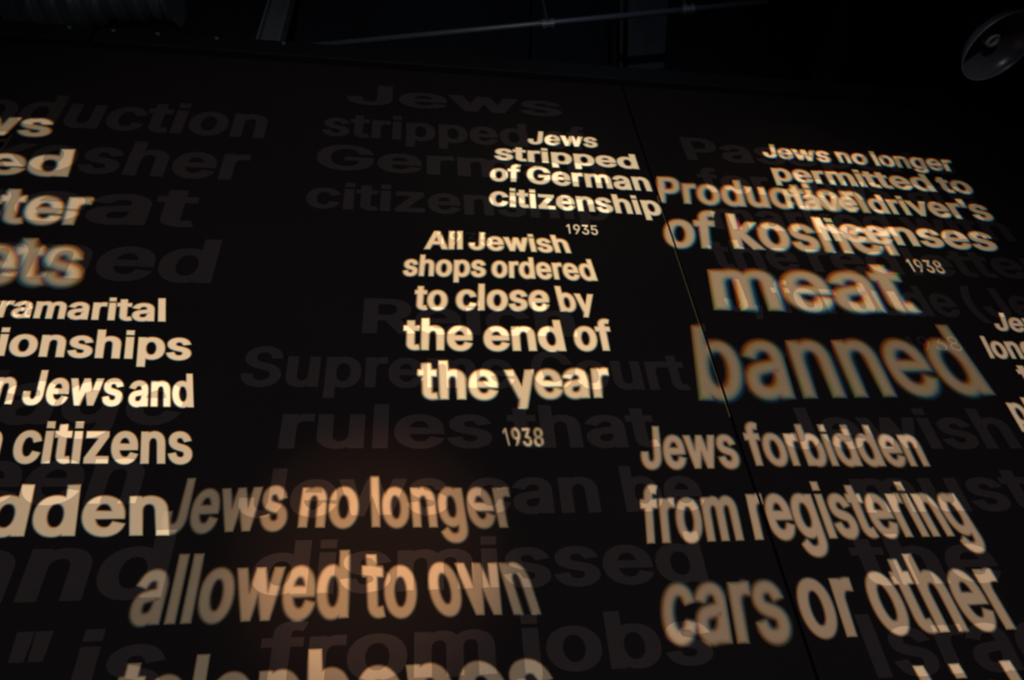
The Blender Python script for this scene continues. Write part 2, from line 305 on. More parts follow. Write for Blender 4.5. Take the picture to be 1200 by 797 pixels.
    '121,478 101,459 85,436 73,410 66,381 63,351;136,322 133,351 136,379 146,404 161,425 180,441 204,451 230,455 257,451 281,441 300,425 315,404 324,378 327,349 324,321 315,296 300,275 281,260 257,250 230,247 204,250 180,260 '
    '161,276 146,296'),
'T': (
    '1 384 260,0 260,509 215,509 105,425 105,377 215,438 215,0|3 437 105,22 128,9 167,-3 210,-7 242,-5 271,2 297,12 320,27 340,44 356,65 368,88 375,114 377,142 375,169 368,195 356,218 340,239 321,257 297,271 270,280 239,285 2'
    '11,284 209,291 356,468 356,509 70,509 70,463 288,463 288,451 157,298 157,253 193,253 236,250 270,239 297,221 315,198 326,171 329,142 325,111 313,86 295,65 270,50 242,42 211,39 181,41 154,49 131,61 112,79 99,102 95,123 45'
    ',123 48,102 56,78 69,56 85,38|5 437 118,252 133,264 157,275 183,281 210,284 242,280 271,268 295,248 313,223 324,193 328,160 324,127 313,98 296,73 272,54 244,43 213,39 186,42 162,50 140,63 123,81 112,103 108,121 61,121 63'
    ',103 70,80 81,59 96,40 114,24 136,11 159,1 185,-5 213,-7 243,-5 271,3 297,15 319,31 338,51 354,74 366,101 373,130 375,161 372,196 363,228 349,257 331,282 309,302 283,317 253,326 221,329 196,327 172,321 151,311 131,296 11'
    '7,296 135,463 350,463 350,509 95,509 68,258|8 437 73,61 88,41 108,25 131,11 157,1 186,-5 218,-7 250,-5 279,1 305,11 329,25 348,41 364,61 375,83 382,106 385,132 382,163 372,191 357,216 338,236 316,251 284,260 284,272 311,'
    '282 329,295 345,313 356,334 363,358 366,383 364,408 357,430 347,451 332,470 315,485 295,498 271,508 246,514 218,516 190,514 165,508 141,498 121,485 103,470 89,451 79,430 72,408 70,383 73,358 80,334 91,313 107,295 125,282'
    ' 153,272 153,260 121,251 98,236 79,216 64,191 55,163 52,132 54,106 61,83;114,84 103,108 99,136 103,165 115,190 133,212 158,228 186,238 218,241 250,238 278,228 303,212 321,190 333,165 337,136 333,108 322,84 304,64 280,50 '
    '251,41 218,38 185,41 156,50 132,64;120,352 117,379 120,405 130,427 145,446 166,460 190,468 218,471 246,468 271,460 291,446 307,427 316,405 319,379 316,352 306,329 290,310 270,296 246,287 218,284 191,287 166,296 145,310 1'
    '30,329|9 437 82,272 96,251 113,233 133,219 156,208 182,201 210,199 229,201 246,206 261,214 274,225 284,237 285,241 298,241 138,0 188,0 300,170 335,226 357,272 369,312 373,349 371,381 364,409 353,436 338,459 320,479 298,4'
    '94 274,506 247,513 218,516 189,513 163,506 138,495 117,479 99,460 84,438 73,412 66,384 64,354 66,324 72,297;123,294 113,322 109,354 113,386 123,414 140,438 162,456 188,468 218,471 248,468 275,456 297,438 314,414 324,385 '
    '327,353 324,321 314,293 297,270 275,252 248,241 218,237 188,241 162,252 140,270'),
}
ASC, XH = 508.7, 379.3


def parse(s):
    d = {}
    for part in s.split('|'):
        ch = part[0]
        adv, rest = part[2:].split(' ', 1)
        loops = [np.array([[float(c) for c in p.split(',')] for p in lp.split()]) for lp in rest.split(';')]
        d[ch] = (float(adv), loops)
    return d


FONT = {k: parse(v) for k, v in GLYPHS.items()}


def layout(text, weight, vis=None):
    """closed outlines (u in 0..1 over the measured letters, v in em/1000) for a piece of text"""
    f = FONT[weight]
    x, out = 0.0, []
    for i, ch in enumerate(text):
        if ch == ' ':
            x += 260
            continue
        adv, loops = f.get(ch) or FONT['B'].get(ch) or (600, [])
        for lp in loops:
            out.append((i, lp + np.array([x, 0])))
        x += adv
    i0, i1 = vis or (0, len(text))
    sel = [lp for i, lp in out if i0 <= i < i1]
    a = min(lp[:, 0].min() for lp in sel)
    b = max(lp[:, 0].max() for lp in sel)
    # letters wholly beyond the measured ones are only kept when the measured ones end the word's visible run
    return [(i, (lp - np.array([a, 0])) / np.array([b - a, 1.0])) for i, lp in out]


def winding(P, loops):
    w = np.zeros(len(P), int)
    for lp in loops:
        a, b = lp, np.roll(lp, -1, 0)
        ax, ay, bx, by = a[:, 0], a[:, 1], b[:, 0], b[:, 1]
        py, px = P[:, 1][:, None], P[:, 0][:, None]
        cr = (ay <= py) != (by <= py)
        dy = np.where(by == ay, 1.0, by - ay)
        xi = ax + (py - ay) / dy * (bx - ax)
        hit = cr & (xi > px)
        w += (hit * np.where(by > ay, 1, -1)).sum(1)
    return w


def signed_distance(P, loops):
    A = np.concatenate(loops)
    B = np.concatenate([np.roll(l, -1, 0) for l in loops])
    D = B - A
    L2 = np.maximum((D ** 2).sum(1), 1e-12)
    out = np.empty(len(P))
    for s in range(0, len(P), 800):
        Q = P[s:s + 800]
        R = Q[:, None, :] - A[None]
        t = np.clip((R * D[None]).sum(2) / L2[None], 0, 1)
        out[s:s + 800] = np.sqrt(((R - t[..., None] * D[None]) ** 2).sum(2).min(1))
    return np.where(winding(P, loops) != 0, -out, out)


def offset_loop(lp, d):
    """positive d grows the letter (outlines run counter-clockwise round the ink)"""
    e = np.roll(lp, -1, 0) - lp
    e /= np.maximum(np.linalg.norm(e, axis=1, keepdims=True), 1e-9)
    n2 = np.stack([e[:, 1], -e[:, 0]], 1)
    n1 = np.roll(n2, 1, 0)
    k = np.maximum(1 + (n1 * n2).sum(1, keepdims=True), 0.5)
    return lp + (n1 + n2) / k * d


def triangulate(loops, pts=()):
    vs, es = [], []
    for lp in loops:
        s, n = len(vs), len(lp)
        vs += [Vector((float(p[0]), float(p[1]))) for p in lp]
        es += [(s + i, s + (i + 1) % n) for i in range(n)]
    vs += [Vector((float(p[0]), float(p[1]))) for p in pts]
    r = delaunay_2d_cdt(vs, es, [], 0, 1e-5)
    return np.array([(p.x, p.y) for p in r[0]]), np.array([tuple(f) for f in r[2] if len(f) == 3])


# ------------------------------------------------------------------ the room
SEAM, TOP = 1.4243, 6.0518
CEIL = TOP + 2.6
GAPW = 0.006
v, f = box_geo(-9, 12, -9, 9, -0.1, 0.0)
tag(link('floor', v, f, M_FLOOR), kind='structure')
v, f = box_geo(-9, 12, -9, 9, CEIL, CEIL + 0.1)
tag(link('ceiling', v, f, M_VOID), kind='structure')
v, f = box_geo(-9, 12, 0.03, 0.14, 0, TOP - 0.01)
wall_o = tag(link('wall_front', v, f, M_RAIL), kind='structure')
v, f = box_geo(-9, 12, 8.9, 9.0, 0, CEIL)
tag(link('wall_back', v, f, M_VOID), kind='structure')
# only the joint at SEAM is open enough to see; the boards left of it run on past the frame
for a, b in ((-9, SEAM), (SEAM, 12)):
    v, f = box_geo(a + GAPW, b - GAPW, 0.0, 0.028, 0, TOP)
    bevel(link('wall_panel', v, f, M_WALL, wall_o), 0.002, 2)
v, f = box_geo(SEAM - GAPW - 0.0035, SEAM - GAPW + 0.001, -0.0022, 0.004, 3.3, 4.75)
link('edge_strip', v, f, M_BRASS, wall_o)['label'] = 'thin brass coloured edge of the panel joint'

# ------------------------------------------------------------------ printed dark letters
ROWS = [
    dict(name='printed_text', label='dark grey printed words reading Production of kosher meat banned at far left', rows=[
            (5.1969, 0.3039, [('Production', 'A', [3, 10], 'B', -2.1495, -0.8355)]),
            (4.8051, 0.2987, [('of', 'A', None, 'B', -2.3868, -2.1202), ('kosher', 'A', [2, 6], 'B', -1.7259, -0.8776)]),
            (4.4187, 0.2264, [('meat', 'x', [2, 4], 'B', -1.5787, -1.0649)]),
            (4.038, 0.2975, [('banned', 'A', [4, 6], 'B', -1.434, -0.9112)]),
            (3.7981, 0.1037, [('1938', 'A', None, 'T', -1.7488, -1.5951)]),]),
    dict(name='printed_text', label='dark grey printed words at lower left ending in age, een, and, is', rows=[
            (3.2575, 0.1938, [('Marriage', 'x', [5, 8], 'B', -1.5639, -0.8908)]),
            (2.9134, 0.1791, [('between', 'x', [5, 7], 'B', -1.3647, -0.9637)]),
            (2.5669, 0.2401, [('and', 'A', [1, 3], 'B', -1.2543, -0.7997)]),
            (2.2458, 0.2261, [("''", 'A', None, 'B', -1.21, -1.1027), ('is', 'A', None, 'B', -1.0081, -0.7442)]),]),
    dict(name='printed_text', label='faint grey printed words reading Jews stripped of German citizenship 1935 behind the bright cream text', rows=[
            (5.6108, 0.2297, [('Jews', 'A', None, 'B', -0.4034, 0.9565)]),
            (5.2607, 0.2445, [('stripped', 'A', None, 'B', -0.5249, 0.7011), ('of', 'A', None, 'B', 0.8009, 1.0721)]),
            (4.943, 0.2333, [('German', 'A', None, 'B', -0.5284, 1.142)]),
            (4.6072, 0.2237, [('citizenship', 'A', None, 'B', -0.5484, 1.0995)]),
            (4.363, 0.0967, [('1935', 'A', None, 'T', 0.14, 0.4223)]),]),
    dict(name='printed_text', label='faint grey printed words reading Reich Supreme Court rules that Jews can be dismissed from jobs', rows=[
            (3.7514, 0.2168, [('Reich', 'A', None, 'B', -0.209, 0.7878)]),
            (3.4469, 0.2149, [('Supreme', 'A', None, 'B', -0.6957, 0.4675), ('Court', 'A', None, 'B', 0.5472, 1.2748)]),
            (3.1455, 0.2141, [('rules', 'A', None, 'B', -0.4991, 0.3509), ('that', 'A', None, 'B', 0.4178, 1.063)]),
            (2.8512, 0.2049, [('Jews', 'A', None, 'B', -0.6066, 0.1634), ('can', 'A', None, 'B', 0.2346, 0.7585), ('be', 'A', None, 'B', 0.8613, 1.1897)]),
            (2.5634, 0.1982, [('dismissed', 'A', None, 'B', -0.5215, 1.1231)]),
            (2.2758, 0.1922, [('from', 'A', None, 'B', -0.4574, 0.308), ('jobs', 'A', [1, 4], 'B', 0.4829, 1.0737)]),]),
    dict(name='printed_text', label='faint grey printed words at right about passports for Jews and the red letter', rows=[
            (5.2245, 0.2442, [('Passports', 'A', None, 'B', 1.6985, 3.5731)]),
            (4.9034, 0.2375, [('for', 'A', None, 'B', 1.7145, 2.174), ('Jews', 'A', None, 'B', 2.2786, 2.9567), ('are', 'A', None, 'B', 3.0727, 3.5575)]),
            (4.5761, 0.2373, [('marked', 'A', None, 'B', 1.7095, 2.8277), ('with', 'A', None, 'B', 2.9046, 3.616)]),
            (4.2551, 0.2269, [('the', 'A', None, 'B', 1.6112, 2.1144), ('red', 'A', None, 'B', 2.1843, 2.7252), ('letter', 'A', None, 'B', 2.7826, 3.6557)]),
            (3.9424, 0.2269, [('J,', 'A', None, 'B', 1.5934, 1.7907), ('for', 'A', None, 'B', 1.8742, 2.2377), ('Jude', 'A', None, 'B', 2.2856, 2.9207), ('(Jew)', 'A', None, 'B', 2.9814, 3.753)]),
            (3.7052, 0.0932, [('1938', 'A', None, 'T', 2.4978, 2.7882)]),]),
    dict(name='printed_text', label='faint grey printed words reading Jewish must the Israel at lower right edge', rows=[
            (3.1324, 0.2202, [('Jewish', 'A', None, 'B', 1.6181, 2.7792)]),
            (2.827, 0.1562, [('must', 'x', [0, 2], 'B', 1.8572, 2.3588)]),
            (2.5252, 0.2061, [('the', 'A', None, 'B', 1.7317, 2.3445)]),
            (2.2028, 0.2206, [('Israel', 'A', None, 'B', 1.6489, 2.5183)]),]),
]
printed_loops = []       # (bbox, loops) of every printed word, used where the projected words cross them
for blk in ROWS:
    root = empty(blk['name'], (blk['rows'][0][2][0][4], 0, blk['rows'][0][0]))
    tag(root, blk['label'], 'wall text', 'grey words printed on the black wall')
    ox, oz = root.location.x, root.location.z
    for z0, H, words in blk['rows']:
        for text, ref, vis, wt, xl, xr in words:
            hgt = ASC if ref == 'A' else XH
            lay = layout(text, wt, vis)
            if vis:
                lay = [(i, l) for i, l in lay if i >= vis[0] - 3]
            loops = [np.stack([xl + l[:, 0] * (xr - xl), z0 + l[:, 1] / hgt * H], 1) for i, l in lay]
            # keep outlines counter-clockwise round the ink (the x scale is always positive)
            P, T = triangulate(loops)
            C = P[T].mean(1)
            T = T[winding(C, loops) != 0]
            allp = np.concatenate(loops)
            printed_loops.append((allp.min(0), allp.max(0), loops))
            o = link('word', [(p[0] - ox, -0.0012, p[1] - oz) for p in P], [tuple(int(i) for i in t) for t in T], M_PRINT, root)

# ------------------------------------------------------------------ projected words, their light painted as pale film colour
BLOCKS = [  # tone per block and dimmer words stand for the projection's brightness
    dict(name='projected_text', label='bright cream projected words reading Jews stripped of German citizenship 1935 at upper centre',
         col=(0.43, 0.35, 0.245), ca=0.5, cd=(0.2, -1), blurf=1.0,
         words=[
            ('Jews', 'A', None, 'B', 0.00702, [(0.6953, 5.2921), (1.1334, 5.2938), (1.1439, 5.4311), (0.7194, 5.4296)]),
            ('stripped', 'A', None, 'B', 0.00675, [(0.4796, 5.1164), (1.3589, 5.0958), (1.3575, 5.243), (0.4908, 5.2595)]),
            ('of', 'A', None, 'B', 0.00634, [(0.442, 4.9081), (0.6204, 4.9126), (0.6344, 5.0714), (0.4554, 5.0626)]),
            ('German', 'A', None, 'B', 0.00648, [(0.6557, 4.904), (1.3968, 4.886), (1.389, 5.053), (0.671, 5.0677)]),
            ('citizenship', 'A', None, 'B', 0.00613, [(0.4251, 4.6886), (1.4145, 4.6685), (1.4066, 4.8359), (0.4388, 4.853)]),
            ('1935', 'A', None, 'M', 0.00405, [(0.8346, 4.4836), (1.0056, 4.4822), (1.0098, 4.5582), (0.8376, 4.5592)]),]),
    dict(name='projected_text', label="cream projected words in the centre telling Jewish shops to close by the year's end",
         col=(0.52, 0.385, 0.235), ca=0.6, cd=(0.1, -1), blurf=1.4, dims={'year': 0.78, '1938': 0.42},
         words=[
            ('All', 'A', None, 'B', 0.00536, [(0.0698, 4.3185), (0.2665, 4.3275), (0.2713, 4.4672), (0.077, 4.4556)]),
            ('Jewish', 'A', None, 'B', 0.00549, [(0.2982, 4.3277), (0.8358, 4.3286), (0.8159, 4.4645), (0.3089, 4.4632)]),
            ('shops', 'A', None, 'B', 0.0051, [(-0.0344, 4.122), (0.3747, 4.1315), (0.3813, 4.2873), (-0.0255, 4.2724)]),
            ('ordered', 'A', None, 'B', 0.00526, [(0.4036, 4.1313), (0.9467, 4.1291), (0.9321, 4.2851), (0.4159, 4.2831)]),
            ('to', 'A', None, 'B', 0.00478, [(0.0216, 3.9006), (0.1792, 3.9007), (0.1827, 4.0682), (0.0296, 4.0647)]),
            ('close', 'A', None, 'B', 0.00491, [(0.2198, 3.9033), (0.6725, 3.9129), (0.6868, 4.0915), (0.2286, 4.0783)]),
            ('by', 'A', None, 'B', 0.00502, [(0.7284, 3.9121), (0.8917, 3.9094), (0.9106, 4.0768), (0.7161, 4.0816)]),
            ('the', 'A', None, 'B', 0.00448, [(-0.0237, 3.6551), (0.2885, 3.6558), (0.295, 3.8498), (-0.0218, 3.8428)]),
            ('end', 'A', None, 'B', 0.0046, [(0.3393, 3.6568), (0.7226, 3.6624), (0.7142, 3.8534), (0.3494, 3.8451)]),
            ('of', 'A', None, 'B', 0.00471, [(0.7654, 3.6656), (0.9614, 3.6697), (0.9584, 3.8606), (0.7799, 3.8554)]),
            ('the', 'A', None, 'B', 0.00584, [(0.049, 3.3855), (0.3868, 3.386), (0.3964, 3.5966), (0.0419, 3.5926)]),
            ('year', 'x', None, 'B', 0.00641, [(0.4277, 3.3884), (0.891, 3.4006), (0.9024, 3.559), (0.4258, 3.5416)]),
            ('1938', 'A', None, 'M', 0.00465, [(0.4044, 3.1549), (0.5593, 3.1506), (0.5629, 3.2384), (0.3921, 3.2384)]),]),
    dict(name='projected_text', label="tan projected words reading Jews no longer permitted to have driver's licenses 1938 at upper right",
         col=(0.33, 0.25, 0.17), ca=1.5, cd=(0.3, -1), blurf=1.1, dims={'1938': 0.65},
         words=[
            ('Jews', 'A', None, 'B', 0.00756, [(2.2264, 5.2928), (2.6843, 5.2748), (2.7124, 5.431), (2.2469, 5.4384)]),
            ('no', 'x', None, 'B', 0.00765, [(2.7412, 5.2842), (2.9424, 5.2721), (2.9675, 5.3853), (2.7491, 5.3958)]),
            ('longer', 'A', None, 'B', 0.00782, [(2.9971, 5.271), (3.5615, 5.2536), (3.5938, 5.4199), (3.0102, 5.4285)]),
            ('permitted', 'A', None, 'B', 0.00729, [(2.2176, 5.05), (3.307, 5.0248), (3.3032, 5.2053), (2.2334, 5.2171)]),
            ('to', 'A', None, 'B', 0.00751, [(3.3513, 5.0242), (3.5802, 5.017), (3.583, 5.1919), (3.3569, 5.191)]),
            ('have', 'A', None, 'B', 0.00681, [(2.2127, 4.7876), (2.6795, 4.7839), (2.6944, 4.9654), (2.2338, 4.9679)]),
            ("driver's", 'A', None, 'B', 0.00703, [(2.7597, 4.7831), (3.5745, 4.7567), (3.5775, 4.9574), (2.7651, 4.9582)]),
            ('licenses', 'A', None, 'B', 0.00654, [(2.3381, 4.5116), (3.4405, 4.4766), (3.4583, 4.6941), (2.3391, 4.7089)]),
            ('1938', 'A', None, 'M', 0.0049, [(2.7728, 4.2778), (2.9811, 4.2709), (2.9872, 4.3733), (2.7747, 4.3781)]),]),
    dict(name='projected_text', label='tan projected words reading Production of kosher meat banned with blurred colour fringes',
         col=(0.26, 0.185, 0.118), ca=1.9, cd=(0.7, -0.7), blurf=1.8, dims={'meat': 0.8, 'banned': 0.45},
         words=[
            ('Production', 'A', None, 'B', 0.00672, [(1.4116, 4.784), (2.7404, 4.7774), (2.7477, 5.0333), (1.4557, 5.0225)]),
            ('of', 'A', None, 'B', 0.00603, [(1.3666, 4.3975), (1.6716, 4.407), (1.7327, 4.7139), (1.4185, 4.7028)]),
            ('kosher', 'A', None, 'B', 0.00628, [(1.7641, 4.4117), (2.8156, 4.4077), (2.8197, 4.7104), (1.7965, 4.7068)]),
            ('meat', 'x', None, 'B', 0.01055, [(1.5232, 3.9492), (2.6718, 3.9654), (2.6762, 4.2495), (1.5647, 4.2229)]),
            ('banned', 'A', None, 'S', 0.00977, [(1.2993, 3.3907), (2.8049, 3.4337), (2.778, 3.8753), (1.3728, 3.8289)]),]),
    dict(name='projected_text', label='dim brown projected words at lower right on Jews forbidden from registering cars',
         col=(0.19, 0.135, 0.092), ca=0.9, cd=(1, 0.2), blurf=2.0, dims={'cars': 0.62, 'or': 0.75, 'from': 0.85, 'other': 0.9},
         words=[
            ('Jews', 'A', None, 'B', 0.004, [(0.9592, 3.0388), (1.3924, 3.0399), (1.4007, 3.2504), (0.9916, 3.2447)]),
            ('forbidden', 'A', None, 'B', 0.0042, [(1.4433, 3.0511), (2.2638, 3.0411), (2.268, 3.2493), (1.4521, 3.2601)]),
            ('from', 'A', None, 'B', 0.0036, [(0.8953, 2.7166), (1.3047, 2.7202), (1.3235, 2.965), (0.9313, 2.9543)]),
            ('registering', 'A', None, 'B', 0.0038, [(1.3532, 2.7213), (2.3275, 2.7172), (2.3014, 2.9627), (1.3767, 2.9747)]),
            ('cars', 'x', None, 'B', 0.00597, [(0.8998, 2.3488), (1.379, 2.3338), (1.3915, 2.55), (0.9349, 2.5494)]),
            ('or', 'x', None, 'B', 0.00325, [(1.4379, 2.3462), (1.6665, 2.343), (1.6799, 2.5525), (1.4448, 2.5561)]),
            ('other', 'A', None, 'B', 0.00343, [(1.7339, 2.3464), (2.312, 2.3454), (2.287, 2.6466), (1.7273, 2.6461)]),
            ('vehicles', 'A', None, 'B', 0.00297, [(1.5801, 1.9721), (2.5063, 1.9504), (2.4811, 2.238), (1.518, 2.2311)]),]),
    dict(name='projected_text', label='blurred projected words at upper left edge, line ends ws, ed, ster, ets',
         col=(0.23, 0.175, 0.115), ca=1.1, cd=(-0.8, -0.6), blurf=1.8, dims={'assets': 0.85},
         words=[
            ('Jews', 'x', [2, 4], 'B', 0.00572, [(-2.3558, 5.0752), (-1.9263, 5.09), (-1.9503, 5.2493), (-2.3877, 5.2341)]),
            ('required', 'A', [6, 8], 'B', 0.00536, [(-2.1392, 4.7514), (-1.7362, 4.7588), (-1.7704, 4.9887), (-2.1814, 4.9712)]),
            ('register', 'x', [4, 8], 'B', 0.00683, [(-2.0878, 4.381), (-1.5539, 4.3968), (-1.5718, 4.5938), (-2.1448, 4.5829)]),
            ('assets', 'x', [3, 6], 'B', 0.01147, [(-1.8921, 3.9898), (-1.4608, 3.9913), (-1.5179, 4.2296), (-1.959, 4.2206)]),]),
    dict(name='projected_text', label='pale projected words at the left edge ending in marital, ionships, Jews and, citizens, dden',
         col=(0.52, 0.4, 0.27), ca=0.5, cd=(-0.3, -1), blurf=1.0, dims={'citizens': 0.72, 'forbidden': 0.55, 'German': 0.8},
         words=[
            ('Extramarital', 'A', [3, 12], 'B', 0.00417, [(-1.7301, 3.792), (-1.0519, 3.7872), (-1.0821, 3.9253), (-1.7444, 3.9148)]),
            ('relationships', 'A', [5, 13], 'B', 0.00395, [(-1.6592, 3.5839), (-0.9044, 3.5741), (-0.9326, 3.7308), (-1.6871, 3.7352)]),
            ('between', 'x', [6, 7], 'B', 0.00357, [(-1.5924, 3.3464), (-1.5204, 3.3444), (-1.5376, 3.4693), (-1.6115, 3.4709)]),
            ('Jews', 'A', None, 'B', 0.00366, [(-1.487, 3.3414), (-1.1176, 3.3386), (-1.1488, 3.5139), (-1.5108, 3.5112)]),
            ('and', 'A', None, 'B', 0.00374, [(-1.0935, 3.3363), (-0.8464, 3.3335), (-0.884, 3.5017), (-1.1257, 3.5009)]),
            ('German', 'x', [5, 6], 'B', 0.00327, [(-1.5572, 3.0852), (-1.4804, 3.0832), (-1.5023, 3.2204), (-1.5833, 3.2205)]),
            ('citizens', 'A', None, 'B', 0.0034, [(-1.4337, 3.0814), (-0.7994, 3.0743), (-0.8423, 3.2601), (-1.466, 3.2654)]),
            ('forbidden', 'A', [5, 9], 'B', 0.00459, [(-1.4403, 2.7954), (-0.8209, 2.7864), (-0.8734, 2.9831), (-1.4621, 2.9938)]),]),
    dict(name='projected_text', label='orange tinted projected words reading Jews no longer allowed to own telephones at lower centre',
         col=(0.078, 0.062, 0.045), ca=0.6, cd=(0.5, -1), blurf=2.1,
         words=[
            ('Jews', 'A', None, 'B', 0.00321, [(-0.86, 2.7918), (-0.4227, 2.798), (-0.4455, 3.0275), (-0.8543, 3.0078)]),
            ('no', 'x', None, 'B', 0.00328, [(-0.384, 2.8068), (-0.1701, 2.8024), (-0.1794, 2.9629), (-0.3822, 2.9629)]),
            ('longer', 'A', None, 'B', 0.00342, [(-0.1199, 2.803), (0.416, 2.7901), (0.3893, 3.0056), (-0.1336, 3.0131)]),
            ('allowed', 'A', None, 'B', 0.0036, [(-0.8839, 2.477), (-0.184, 2.4767), (-0.1959, 2.7147), (-0.8821, 2.7138)]),
            ('to', 'A', None, 'B', 0.003, [(-0.132, 2.4748), (0.0457, 2.4703), (0.0388, 2.7087), (-0.1523, 2.716)]),
            ('own', 'x', None, 'B', 0.00305, [(0.104, 2.4733), (0.4752, 2.4641), (0.4308, 2.6454), (0.075, 2.6554)]),
            ('telephones', 'A', None, 'B', 0.00257, [(-0.8706, 2.1271), (0.5306, 2.0892), (0.4621, 2.3809), (-0.8647, 2.3747)]),]),
    dict(name='projected_text', label='small pale projected words cut by the right edge beginning Jews, longer, to',
         col=(0.33, 0.25, 0.175), ca=0.6, cd=(0.7, -0.7), blurf=1.1,
         words=[
            ('Jews', 'A', None, 'B', 0.00564, [(3.0497, 3.8435), (3.4225, 3.8275), (3.4619, 3.9583), (3.0838, 3.9718)]),
            ('longer', 'A', None, 'B', 0.00536, [(2.9051, 3.6541), (3.3393, 3.6519), (3.3561, 3.8017), (2.9242, 3.8005)]),
            ('to', 'A', None, 'B', 0.00509, [(3.0012, 3.4612), (3.1953, 3.4527), (3.2061, 3.6132), (3.0062, 3.6209)]),
            ('pl', 'A', None, 'B', 0.00569, [(2.8228, 3.2569), (2.9389, 3.2475), (2.9512, 3.4096), (2.8313, 3.4187)]),]),
]


def homography(q):
    src = [(0, 0), (1, 0), (1, 1), (0, 1)]
    A, B = [], []
    for (u, w), (x, y) in zip(src, q):
        A.append([u, w, 1, 0, 0, 0, -u * x, -w * x]); B.append(x)
        A.append([0, 0, 0, u, w, 1, -u * y, -w * y]); B.append(y)
    s = np.linalg.solve(np.array(A), np.array(B))
    return np.append(s, 1).reshape(3, 3)


def ramp(t):
    t = np.clip(t, 0, 1)
    return t * t * (3 - 2 * t)


for bi, blk in enumerate(BLOCKS):
    y = -0.0035 - 0.0012 * bi
    q0 = blk['words'][0][5]
    root = empty(blk['name'], (q0[0][0], 0, q0[0][1]))
    tag(root, blk['label'], 'projected text', 'pale words projected on the black wall')
    ox, oz = root.location.x, root.location.z
    mats = {}
    cdir = np.array(blk['cd'], float)
    cdir /= np.linalg.norm(cdir)
    for text, ref, vis, wt, px, quad in blk['words']:
        dim = blk.get('dims', {}).get(text, 1.0)
        if dim not in mats:
            mats[dim] = film_material('projected_' + text.lower().strip("'"), tuple(c * dim for c in blk['col']))
        Hm = homography(quad)
        hgt = ASC if ref == 'A' else XH
        lay = layout(text, wt, vis)
        if vis:
            lay = [(i, l) for i, l in lay if i >= vis[0] - 1]
        loops = []
        for i, l in lay:
            p = np.stack([l[:, 0], l[:, 1] / hgt, np.ones(len(l))], 1) @ Hm.T
            loops.append(p[:, :2] / p[:, 2:3])
        hw = px * blk['blurf']                       # half width of the soft edge
        ch = cdir * px * blk['ca'] * 0.6             # colour fringe shift
        Wd = hw + np.linalg.norm(ch) * 0.6
        cdt = []
        for l in loops:
            for d in (-Wd, -0.35 * Wd, 0.35 * Wd, Wd):
                cdt.append(offset_loop(l, d))
        allp = np.concatenate(cdt)
        lo, hi = allp.min(0), allp.max(0)
        under = [pl for a, b, pls in printed_loops if (a < hi).all() and (b > lo).all() for pl in pls]
        near = [pl for pl in under if (pl.min(0) < hi).all() and (pl.max(0) > lo).all()]
        extra = []
        if lo[0] < SEAM < hi[0]:
            zz = (lo[1] - 0.01, hi[1] + 0.01)
            extra = [np.array([(SEAM - GAPW, zz[0]), (SEAM + GAPW, zz[0]), (SEAM + GAPW, zz[1]), (SEAM - GAPW, zz[1])])]
        step = max(Wd * 1.1, (hi - lo).max() / 150)
        gx, gy = np.meshgrid(np.arange(lo[0], hi[0], step), np.arange(lo[1], hi[1], step))
        grid = np.stack([gx.ravel(), gy.ravel()], 1)
        gs = signed_distance(grid, loops)
        P, T = triangulate(cdt + near + extra, grid[(gs < -0.5 * Wd) & (gs > -4 * Wd)])
        C = P[T].mean(1)
        base = signed_distance(P, loops)
        keep = (base[T] < Wd * 1.02).all(1)
        keep &= ~((np.abs(C[:, 0] - SEAM) < GAPW))
        T, C = T[keep], C[keep]
        cov = np.ones((len(P), 4), np.float32)
        for k, s in ((0, 1.0), (1, 0.0), (2, -1.0)):
            sd = base if s == 0 else signed_distance(P + ch * s, loops)
            cov[:, k] = ramp(0.5 - sd / (2 * hw))
        cov[base > Wd * 0.985] = (0, 0, 0, 1)
        alive = cov[T][:, :, :3].max((1, 2)) > 0.004
        T, C = T[alive], C[alive]
        on = (winding(C, near) != 0) if near else np.zeros(len(C), bool)
        used, inv = np.unique(T, return_inverse=True)
        T = inv.reshape(T.shape)
        P, cov = P[used], cov[used]
        o = link('word', [(p[0] - ox, y, p[1] - oz) for p in P], [tuple(int(i) for i in t) for t in T], mats[dim], root)
        me = o.data
        at = me.attributes.new('coverage', 'FLOAT_COLOR', 'POINT')
        at.data.foreach_set('color', cov.ravel())
        at = me.attributes.new('over_print', 'FLOAT', 'FACE')
        at.data.foreach_set('value', on.astype(np.float32)[:len(me.polygons)])

# ------------------------------------------------------------------ top rail of the wall
RAILH = 0.17
rail = empty('trim_1', (0, 0, TOP))
tag(rail, kind='structure')
XG = (-1.983)
for a, b in ((-9, XG - 0.015), (XG + 0.015, 12)):
    v, f = box_geo(a, b, -0.05, 0.16, 0.0, RAILH)
    bevel(link('rail', v, f, M_RAIL, rail), 0.008)
for x in (-2.130, -1.874, -1.610, -1.254, -0.839):
    v, f = tube_geo((x, -0.052, RAILH * 0.72), (x, -0.062, RAILH * 0.72), 0.012, 10)
    link('screw', v, f, M_PIPE, rail)

# ------------------------------------------------------------------ dark ceiling void above the wall
def top(name, label, cat, group=None):
    return tag(empty(name), label, cat, group)

